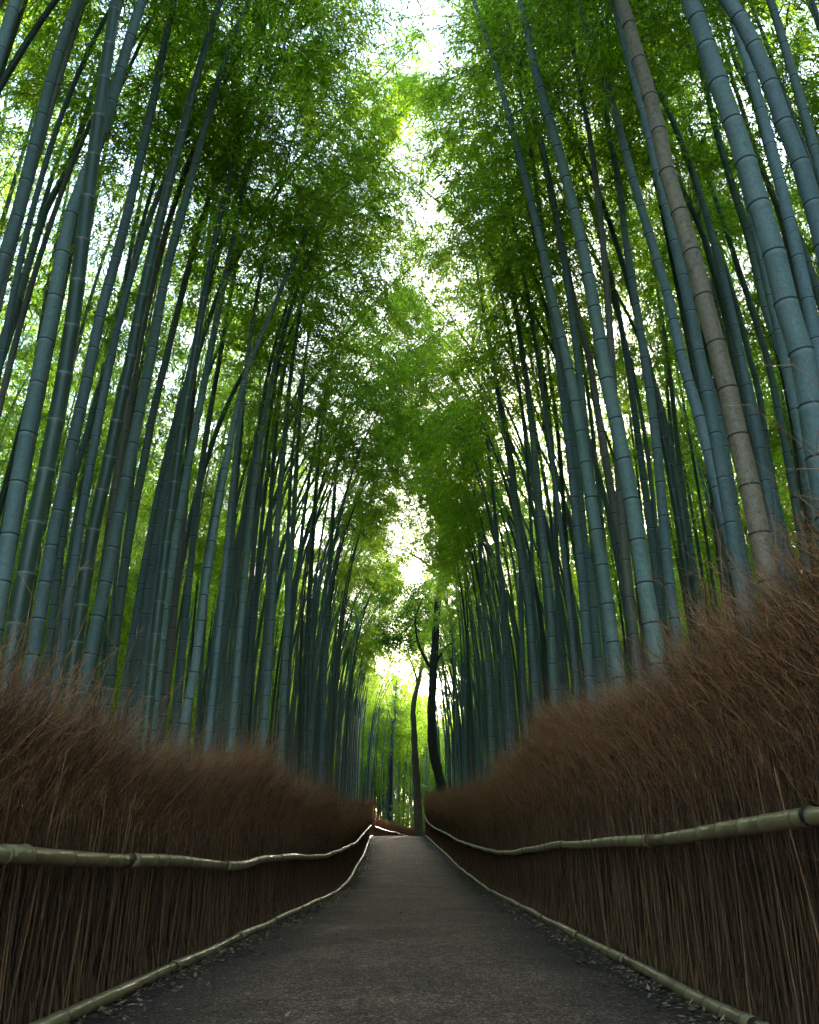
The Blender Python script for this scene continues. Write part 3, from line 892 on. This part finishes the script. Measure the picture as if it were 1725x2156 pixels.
# ------------------------------------------------------------------ brush fences
def bundle_mesh(name, H, W=.5, n_stem=120, n_twig=700):
    """A half-metre length of brushwood fence: local x along the fence, y towards the path, z up."""
    A, B, RA, RB, T = [], [], [], [], []
    def chain(P, r, taper, tint):
        k = len(P)
        rs = r * np.linspace(1, taper, k)
        A.append(P[:-1]); B.append(P[1:]); RA.append(rs[:-1]); RB.append(rs[1:]); T.append(np.full(k - 1, tint))
    for i in range(n_stem):
        x = rng.uniform(-W / 2, W / 2); y = rng.uniform(-.12, .05)
        h = H * rng.uniform(.35, .72)
        k = 6
        zz = np.linspace(-.05, h, k)
        lx = rng.normal() * .05; ly = rng.uniform(-.02, .06)
        P = np.stack([x + lx * zz + rng.normal(size=k) * .006, y + ly * zz ** 1.5 + rng.normal(size=k) * .005, zz], 1)
        chain(P, rng.uniform(.0022, .0056), .5, rng.uniform(0, 1))
    for i in range(48):
        x = rng.uniform(-W / 2, W / 2); y = rng.uniform(.03, .095); h = rng.uniform(.25, .6)
        zz = np.linspace(-.06, h, 4)
        P = np.stack([x + rng.normal() * .06 * zz, y * (1 - .9 * np.clip(zz / .45, 0, 1)) + rng.normal(size=4) * .003, zz], 1)
        chain(P, rng.uniform(.0025, .005), .6, rng.uniform(0, 1))
    ns = len(A)
    for i in range(n_twig):
        x = rng.uniform(-W / 2, W / 2); y = rng.uniform(-.14, .0)
        z0 = H * (.18 + .72 * rng.random() ** .85)
        ln = rng.uniform(.22, .6) * (1.5 if rng.random() < .10 else .85)
        hi = max(0, (z0 - .6) / (H - .6))
        d = unit(np.array([rng.normal() * (.12 + .2 * hi) + .08 * hi, .42 * hi + rng.normal() * (.03 + .16 * hi), 1.0]))
        k = 4
        P = [np.array([x, y, z0])]
        for j in range(k - 1):
            P.append(P[-1] + d * ln / (k - 1)); d = unit(d + rng.normal(size=3) * .12 + np.array([0, .03, -.02]))
        P = np.array(P)
        tint = rng.uniform(0, 1)
        over = P[-1][2] - H * 1.0
        if over > .02 and rng.random() < .35: continue
        if over > .12 and rng.random() < .5: continue
        if over > .25 and rng.random() < .6: continue
        chain(P, rng.uniform(.0014, .0032), .35, tint)
        # side twiglets
        for q in range(rng.integers(1, 4)):
            j = rng.integers(1, k)
            e = P[j] + unit(d + rng.normal(size=3) * .5 * np.array([1, .3 + .7 * hi, 1])) * rng.uniform(.05, .18)
            chain(np.array([P[j], e]), .0011, .5, tint)
    for i in range(7):
        P = [np.array([rng.uniform(-W / 2, W / 2), rng.uniform(-.1, .02), H * rng.uniform(.55, .85)])]
        d = unit(np.array([rng.normal() * .4 + .1, .35 + rng.normal() * .25, 1.0])); l_ = rng.uniform(.5, .95)
        for j in range(5):
            P.append(P[-1] + d * l_ / 5); d = unit(d + rng.normal(size=3) * .12 + np.array([0, .03, -.06]))
            if j > 1: chain(np.array([P[-1], P[-1] + unit(d + rng.normal(size=3) * .5) * rng.uniform(.08, .2)]), .0012, .5, .9)
        chain(np.array(P), rng.uniform(.0016, .0026), .4, rng.uniform(.5, 1))
    a = np.concatenate(A); b = np.concatenate(B); ra = np.concatenate(RA); rb = np.concatenate(RB); tt = np.concatenate(T)
    V, F = sticks(a, b, ra, rb)
    nst = sum(len(x_) for x_ in A[:ns])
    n = len(a)
    isst = np.arange(n) < nst
    mi = np.concatenate([np.where(isst, 0, 1)] * 3)
    return make_mesh(name, V, F, [M['stem'], M['brushtwig']], {'tint': np.repeat(tt, 6)}, smooth=False, matidx=mi)

def single_stem_mesh(seed, H):
    rr = np.random.default_rng(seed)
    k = 9
    zz = np.linspace(-.04, H, k)
    P = np.stack([rr.normal() * .03 * zz + np.cumsum(rr.normal(size=k)) * .004, np.cumsum(rr.normal(size=k)) * .003, zz], 1)
    q = []; rad = []; dk = []
    s = arclen(P); L = s[-1]; h = .02
    while h < L - .02:
        q += [h - .004, h, h + .005]; rad += [1, 1.35, .92]; dk += [0, .9, 0]
        h += rr.uniform(.11, .19)
    q = np.array([0] + q + [L]); q = np.maximum.accumulate(np.maximum(q, 0)) + np.arange(len(q)) * 1e-5
    rad = np.array([1] + rad + [1]) * np.linspace(.0062, .0028, len(q))
    V, Fq, c0, c1 = tube(sample(P, s, q), rad, 5)
    return make_mesh('stem', V, [Fq], M['stem'], {'tint': np.full(len(V), rr.uniform(.2, 1.0))})

BUN_L = [bundle_mesh('brush', 1.66) for _ in range(5)]
BUN_R = [bundle_mesh('brush', 2.2, n_twig=900) for _ in range(5)]
STEMS = [single_stem_mesh(60 + i_, h) for i_, h in enumerate((.95, .8, 1.2, .7, 1.05, .9, .6, 1.0, .5, .85))]

def edge(side, d, extra=0.0):
    """point on the fence line of one side at distance d, moved outwards by extra"""
    tx = float(cen(d + .1) - cen(d - .1)) / .2
    n_ = np.array([1, -tx]) / math.hypot(1, tx)
    o_ = side * (HW + extra)
    return np.array([float(cen(d)) + n_[0] * o_, d + n_[1] * o_, 0.0]), math.atan2(1, tx)

def solve_rail(side, px, extra):
    out = []
    for (x, y) in px:
        r_ = ray(x, y)
        d = 10.0
        for _ in range(80):
            lat = float(cen(d)) + side * (HW + extra)
            t_ = lat / r_[0] if abs(r_[0]) > 1e-5 else 40
            dn = t_ * r_[1]
            d = .5 * d + .5 * min(max(dn, .5), 57.5)
        t_ = d / r_[1]
        out.append(np.array([float(cen(d)) + side * (HW + extra), d, max(CAM_H + r_[2] * t_, float(gz(d)) + .032)]))
    return out

def rail_poles(name, pts, parent, rad, seed, step=3.0):
    P = catmull(pts, 6); s = arclen(P); L = s[-1]
    rr = random.Random(seed)
    a = 0.0; first = True
    while a < L - .3:
        b = min(L, a + step * rr.uniform(.85, 1.25))
        if L - b < .8: b = L
        q = [a]; rad_ = [1]; dk = [0.0]
        h = a + rr.uniform(.05, .25)
        while h < b - .03:
            for dh, rm, dd in ((-.012, 1.0, 0), (-.004, 1.04, .7), (.0, 1.09, .5), (.006, 1.04, .1), (.014, .99, 0)):
                if h + dh > q[-1] and h + dh < b: q.append(h + dh); rad_.append(rm); dk.append(dd)
            h += rr.uniform(.22, .5)
        q.append(b); rad_.append(1); dk.append(0)
        q = np.array(q); rd = np.array(rad_) * rad * np.interp(q, [a, b], [1.06, .9])
        PP = sample(P, s, q)
        PP = PP + np.stack([.004 * np.sin(q * 2.9 + seed), 0 * q, .006 * np.sin(q * 2.1 + seed * 2)], 1)
        V, Fq, c0, c1 = tube(PP, rd, 14)
        obj(name, make_mesh(name, V, [Fq, c0, c1], M['rail'], {'ring_dark': np.repeat(dk, 14)}), parent)
        # dark tie round the joint
        if not first:
            pj = sample(P, s, [a - .02, a, a + .02])
            V, Fq, c0, c1 = tube(pj, [rad * 1.12] * 3, 12)
            obj('tie', make_mesh('tie', V, [Fq], M['tie']), parent)
        a = b; first = False

UL = [(-60,1801),(0,1802),(150,1807),(330,1812),(500,1822),(535,1815),(565,1807),(620,1804),(675,1804),(700,1797),(725,1787),(738,1780),(750,1774),(762,1760),(772,1748),(781,1738)]
LL = [(100,2156),(285,2080),(415,2027),(495,1987),(565,1957),(635,1924),(675,1903),(710,1882),(737,1852),(750,1828),(765,1802),(772,1784),(780,1770),(784,1762)]
UR = [(1800,1708),(1725,1717),(1542,1747),(1382,1767),(1280,1775),(1187,1779),(1140,1785),(1082,1795),(1050,1795),(1022,1789),(990,1779),(962,1769),(945,1758),(927,1749),(912,1741),(900,1730),(895,1717)]
LR = [(1530,2170),(1440,2113),(1360,2065),(1222,1990),(1150,1948),(1076,1905),(1030,1875),(998,1851),(965,1828),(944,1807),(930,1792),(915,1777),(900,1766),(893,1760)]

def fence(side, label, UP, LP_, H, buns, seed):
    root = empty('brush_fence', (side * 1.9, 0, 0))
    tag(root, label, 'fence', 'brushwood fences lining the path')
    rr = random.Random(seed)
    off0 = Vector((side * 1.9, 0, 0))
    def rel(ps): return [p - np.array([side * 1.9, 0, 0]) for p in ps]
    d = -3.0; j = 0
    while d < 57.6:
        p, ang = edge(side, d, .17 - .065 * float(smoothstep(7, 14, d)))
        o = obj('brush', buns[rr.randrange(len(buns))], root)
        o['kind'] = 'stuff'
        z = float(gz(p[1]))
        o.location = Vector((p[0], p[1], z)) - off0
        # local x along the fence, y to the path
        o.rotation_euler = (0, 0, ang + (0 if side > 0 else math.pi))
        hs = 1.0 + .05 * math.sin(d * .9 + seed) + rr.uniform(-.05, .05) - (.18 if side < 0 else .17) * float(smoothstep(11, 3.5, d))
        o.scale = (1.0 if rr.random() < 2 else -1, 1, hs)
        d += .34
    for j in range(290):
        d = 2.6 + 9.0 * (j / 290) ** 1.15 + rr.uniform(-.02, .02)
        p, ang = edge(side, d, .095 + rr.uniform(-.02, .05))
        o = obj('stem', STEMS[rr.randrange(len(STEMS))], root)
        o.location = Vector((p[0], p[1], float(gz(p[1])) - rr.uniform(0, .1))) - off0
        o.rotation_euler = (rr.gauss(0, .035), rr.gauss(0, .03), rr.uniform(0, 6.28))
        o.scale = (rr.uniform(.7, 1.25),) * 2 + (rr.uniform(.8, 1.1),)
    up = solve_rail(side, UP, 0.0)
    if side < 0:
        up = [np.array([up[0][0], -3.0, up[0][2]])] + up
    else:
        up = [np.array([up[0][0], -3.0, up[0][2] + .02])] + up
    lo = solve_rail(side, LP_, 0.0)
    lo = [np.array([lo[0][0] + .0, -3.0, .05]), np.array([lo[0][0], 1.2, lo[0][2]])] + lo
    rail_poles('rail_pole', rel(up), root, .038, seed + 1)
    rail_poles('low_rail_pole', rel(lo), root, .036, seed + 2, 2.4)
    return root
fence(-1, 'reddish brown brushwood fence with pale bamboo rails along the left of the path', UL, LL, 1.66, BUN_L, 11)
fence(1, 'taller reddish brown brushwood fence with pale bamboo rails along the right of the path', UR, LR, 2.2, BUN_R, 23)

# far fence beyond the crest, where the path turns away
ff = empty('brush_fence', (-2.3, 59, 1.7))
tag(ff, 'low far brushwood fence crossing beyond the crest of the path', 'fence', 'brushwood fences lining the path')
line = [np.array(p, float) for p in ((-2.25, 57.7, 0), (-2.3, 60, 0), (-1.3, 66, 0), (0.1, 73, 0), (2.6, 80, 0), (6, 89, 0))]
LP2 = catmull(line, 8); s2 = arclen(LP2)
ln = 0.0
rr = random.Random(5)
while ln < s2[-1]:
    p, p2 = sample(LP2, s2, [ln, min(ln + .1, s2[-1])])
    o = obj('brush', BUN_L[rr.randrange(5)], ff); o['kind'] = 'stuff'
    o.location = Vector((p[0], p[1], float(gz(p[1])))) - Vector((-2.3, 59, 1.7))
    o.rotation_euler = (0, 0, math.atan2(p2[1] - p[1], p2[0] - p[0]) + math.pi)
    o.scale = (1, 1, .72)
    ln += .4
rp = [np.array([p[0] + .12, p[1] - .03, float(gz(p[1])) + .66 + .03 * math.sin(i_ * 1.9)]) - np.array([-2.3, 59, 1.7]) for i_, p in enumerate(sample(LP2, s2, np.linspace(0, s2[-1] * .98, 14)))]
rail_poles('rail_pole', rp, ff, .04, 41, 3.5)

# ------------------------------------------------------------------ trees
def track3d(px, d, bend=0.0):
    out = []
    for i_, (x, y) in enumerate(px):
        r_ = ray(x, y); t_ = (d + bend * i_) / r_[1]
        out.append(np.array([r_[0] * t_, r_[1] * t_, CAM_H + r_[2] * t_]))
    return out

def limb(name, pts, r0, r1, mat, parent, org, sides=10, seed=1):
    P = catmull(pts, 5); s = arclen(P); t = s / s[-1]
    rad = (r0 * (1 - t) + r1 * t) * (1 + .06 * np.sin(s * 5 + seed) + .04 * np.sin(s * 13))
    V, Fq, c0, c1 = tube(P - org, rad, sides)
    return obj(name, make_mesh(name, V, [Fq, c0, c1], mat), parent)

def leaf_cloud(name, clumps, per, mat, parent, org, size=.13, wid=.42, twig=None):
    """clumps: (centre, radius xyz). leaves gathered in small sprays through the volume"""
    P, D, L = [], [], []
    SA, SB = [], []
    for c, rad in clumps:
        ns = max(6, per // 12)
        q = unit(rng.normal(size=(ns, 3))) * rng.uniform(.25, 1, (ns, 1)) ** .6 * np.array(rad)
        sp = np.array(c) + q
        dd = unit(q + rng.normal(size=(ns, 3)) * .35)
        SA.append(sp - dd * .3); SB.append(sp + dd * .15)
        ti = np.repeat(np.arange(ns), 12)
        m = len(ti)
        P.append(sp[ti] + rng.normal(size=(m, 3)) * .13)
        D.append(unit(dd[ti] * .5 + rng.normal(size=(m, 3)) * .6 + np.array([0, 0, -.2])))
        L.append(rng.uniform(.7, 1.3, m) * size)
    P = np.concatenate(P) - org; D = np.concatenate(D); L = np.concatenate(L)
    V1, F1 = leaf_quads(P, D, L, L * wid, .1)
    SA = np.concatenate(SA) - org; SB = np.concatenate(SB) - org
    V2, F2 = sticks(SA, SB, .006, .003)
    mi = np.concatenate([np.zeros(len(F1)), np.ones(len(F2))])
    tint = np.repeat(np.clip(rng.normal(.4, .25, len(L)), 0, 1), 4)
    return obj(name, make_mesh(name, np.vstack([V1, V2]), [F1, F2 + len(V1)], [mat, M['bark_dark']],
               {'tint': np.concatenate([tint, np.zeros(len(V2))])}, smooth=False, matidx=mi), parent)

def tree(px_main, d, r0, r1, mat, label, limbs, clouds, leafm, per=700, size=.13):
    pts = track3d(px_main, d)
    g = float(land(np.array([pts[0][0]]), np.array([d]))[0])
    base = np.array([pts[0][0] + .05, d, g - .15])
    t = empty('tree', base); tag(t, label, 'tree', 'trees standing by the path')
    limb('trunk', [base] + pts, r0, r1, mat, t, base, 14)
    for i_, (px, dd, a, b) in enumerate(limbs):
        limb('limb', track3d(px, d, dd), a, b, mat, t, base, 8, i_)
    cl = []
    for (x, y, dd, rad) in clouds:
        c = track3d([(x, y)], d + dd)[0]
        cl.append((c, rad))
    leaf_cloud('crown', cl, per, leafm, t, base, size)
    return t

tree([(934,1686),(924,1630),(911,1573),(909,1496),(911,1450),(913,1404),(917,1342),(922,1273),(932,1189),(932,1143),(924,1104),(905,1054),(889,990),(888,920)],
     42.5, .25, .10, M['bark_dark'], 'crooked near-black tree trunk with spreading limbs standing in the right fence',
     [([(905,1404),(895,1385),(882,1358),(876,1325),(876,1300),(890,1258)], .12, .085, .035),
      ([(917,1215),(903,1193),(890,1181),(859,1162),(830,1152)], -.1, .09, .02),
      ([(918,1395),(930,1375),(940,1362),(955,1350),(975,1330),(985,1318)], .15, .075, .03),
      ([(928,1235),(938,1260),(951,1300),(958,1318)], .2, .10, .05),
      ([(922,1265),(934,1240),(946,1222),(944,1205)], -.1, .10, .05),
      ([(915,1200),(905,1150),(890,1110),(880,1070)], .1, .06, .02),
      ([(926,1110),(932,1085),(940,1060),(938,1000)], .1, .08, .02)],
     [(840,1250,0,(1.2,1,.7)),(868,1235,.5,(1.1,1,.6)),(835,1320,-.3,(1.1,1,.6)),(862,1310,.2,(1.,.9,.6)),(850,1355,0,(.9,.8,.5)),(885,1270,0,(.9,.8,.7)),(822,1345,0,(.7,.7,.4)),
      (880,1080,0,(1.3,1.1,1.)),(905,1010,0,(1.3,1.2,1.)),(930,1020,.5,(1.2,1.2,.9)),(870,1010,0,(1.,1.,.8)),(945,1090,1,(1.2,1.2,1.)),(895,950,.5,(1.2,1.2,1.)),(858,1120,0,(1.1,1,.7)),(885,1150,0,(1.2,1,.8)),(860,1180,0,(1.2,1,.7)),(905,1110,.5,(1.2,1,.8)),
      (985,1370,.5,(.35,.35,1.3)),(982,1300,.5,(.5,.5,.7))],
     M['tree_leaf'], 620)
tree([(882,1757),(880,1700),(878,1649),(874,1590),(872,1534),(870,1500),(873,1470),(882,1434),(889,1395),(892,1350)],
     60.0, .31, .10, M['bark_mid'], 'straight olive brown tree trunk rising where the path meets the crest',
     [([(880,1440),(872,1410),(862,1385)], .1, .09, .03)],
     [(878,1330,0,(1.5,1.5,1.2)),(895,1290,0,(1.5,1.5,1.2)),(860,1350,0,(1.3,1.2,.9)),(905,1340,1,(1.3,1.3,1.)),(850,1300,2,(1.5,1.5,1.)),(862,1400,1,(1.8,1.5,1.1)),(900,1400,1,(1.5,1.5,1.2)),(840,1380,1,(1.6,1.4,1.))],
     M['leaf'], 800, .16)
tree([(823,1745),(824,1660),(825,1573),(829,1530),(832,1500),(834,1455),(836,1420)],
     80.0, .25, .06, M['bark_dark'], 'slim dark forked tree far beyond the crest amid bright leaves',
     [([(828,1535),(820,1500),(813,1470),(811,1440)], .1, .13, .04), ([(830,1515),(842,1480),(855,1460)], .1, .08, .02)],
     [(830,1490,0,(2.,1.5,.6)),(845,1540,1,(2.2,1.5,.5)),(815,1550,1,(1.8,1.5,.5)),(840,1590,0,(2.2,1.5,.5)),(820,1440,0,(2.,1.6,1.)),(850,1430,0,(2.,1.6,1.)),(862,1500,1,(1.6,1.4,.7)),(858,1575,1,(1.5,1.2,.5)),(870,1450,2,(2.2,1.6,1.1)),(800,1420,1,(2.,1.6,1.1)),(825,1380,1,(2.2,1.6,1.2)),(855,1350,2,(2.2,1.6,1.2)),(885,1480,2,(1.6,1.4,1.))],
     M['leaf'], 600, .2)

# ------------------------------------------------------------------ litter along the path edges
P, D, L = [], [], []
n = 15000
d = rng.uniform(1.5, 36, n) ** 1.0
d = 2.5 + 44 * rng.uniform(0, 1, n) ** 1.6
sd = rng.choice([-1, 1], n)
o_ = sd * np.clip(1.58 - np.abs(rng.normal(0, .17, n)) + .1 * rng.random(n), -1.6, 1.72)
mid = rng.random(n) < .035
o_ = np.where(mid, rng.uniform(-1.3, 1.3, n), o_)
x = cen(d) + o_
u = np.clip(np.abs(o_) / 1.36, 0, 1)
z = gz(d) + np.where(np.abs(o_) < 1.36, .004 + .035 * (1 - u * u), 0) + rng.uniform(.006, .02, n)
P = np.stack([x, d, z], 1)
D = unit(np.stack([rng.normal(size=n), rng.normal(size=n), rng.normal(size=n) * .18], 1))
L = rng.uniform(.015, .06, n)
W_ = L * rng.uniform(.2, .6, n)
up = np.array([0, 0, 1.]); Wd = unit(np.cross(D, up) + rng.normal(size=(n, 3)) * .2)
V = np.stack([P, P + D * L[:, None] * .4 + Wd * W_[:, None] * .5, P + D * L[:, None], P + D * L[:, None] * .4 - Wd * W_[:, None] * .5], 1).reshape(-1, 3)
b = np.arange(n)[:, None] * 4
lit = obj('leaf_litter', make_mesh('leaf_litter', V, b + [[0, 1, 2, 3]], M['litter'], {'tint': np.repeat(rng.uniform(0, 1, n), 4)}, smooth=False))
tag(lit, 'dry brown leaves and chips gathered along both edges of the path', kind='stuff')
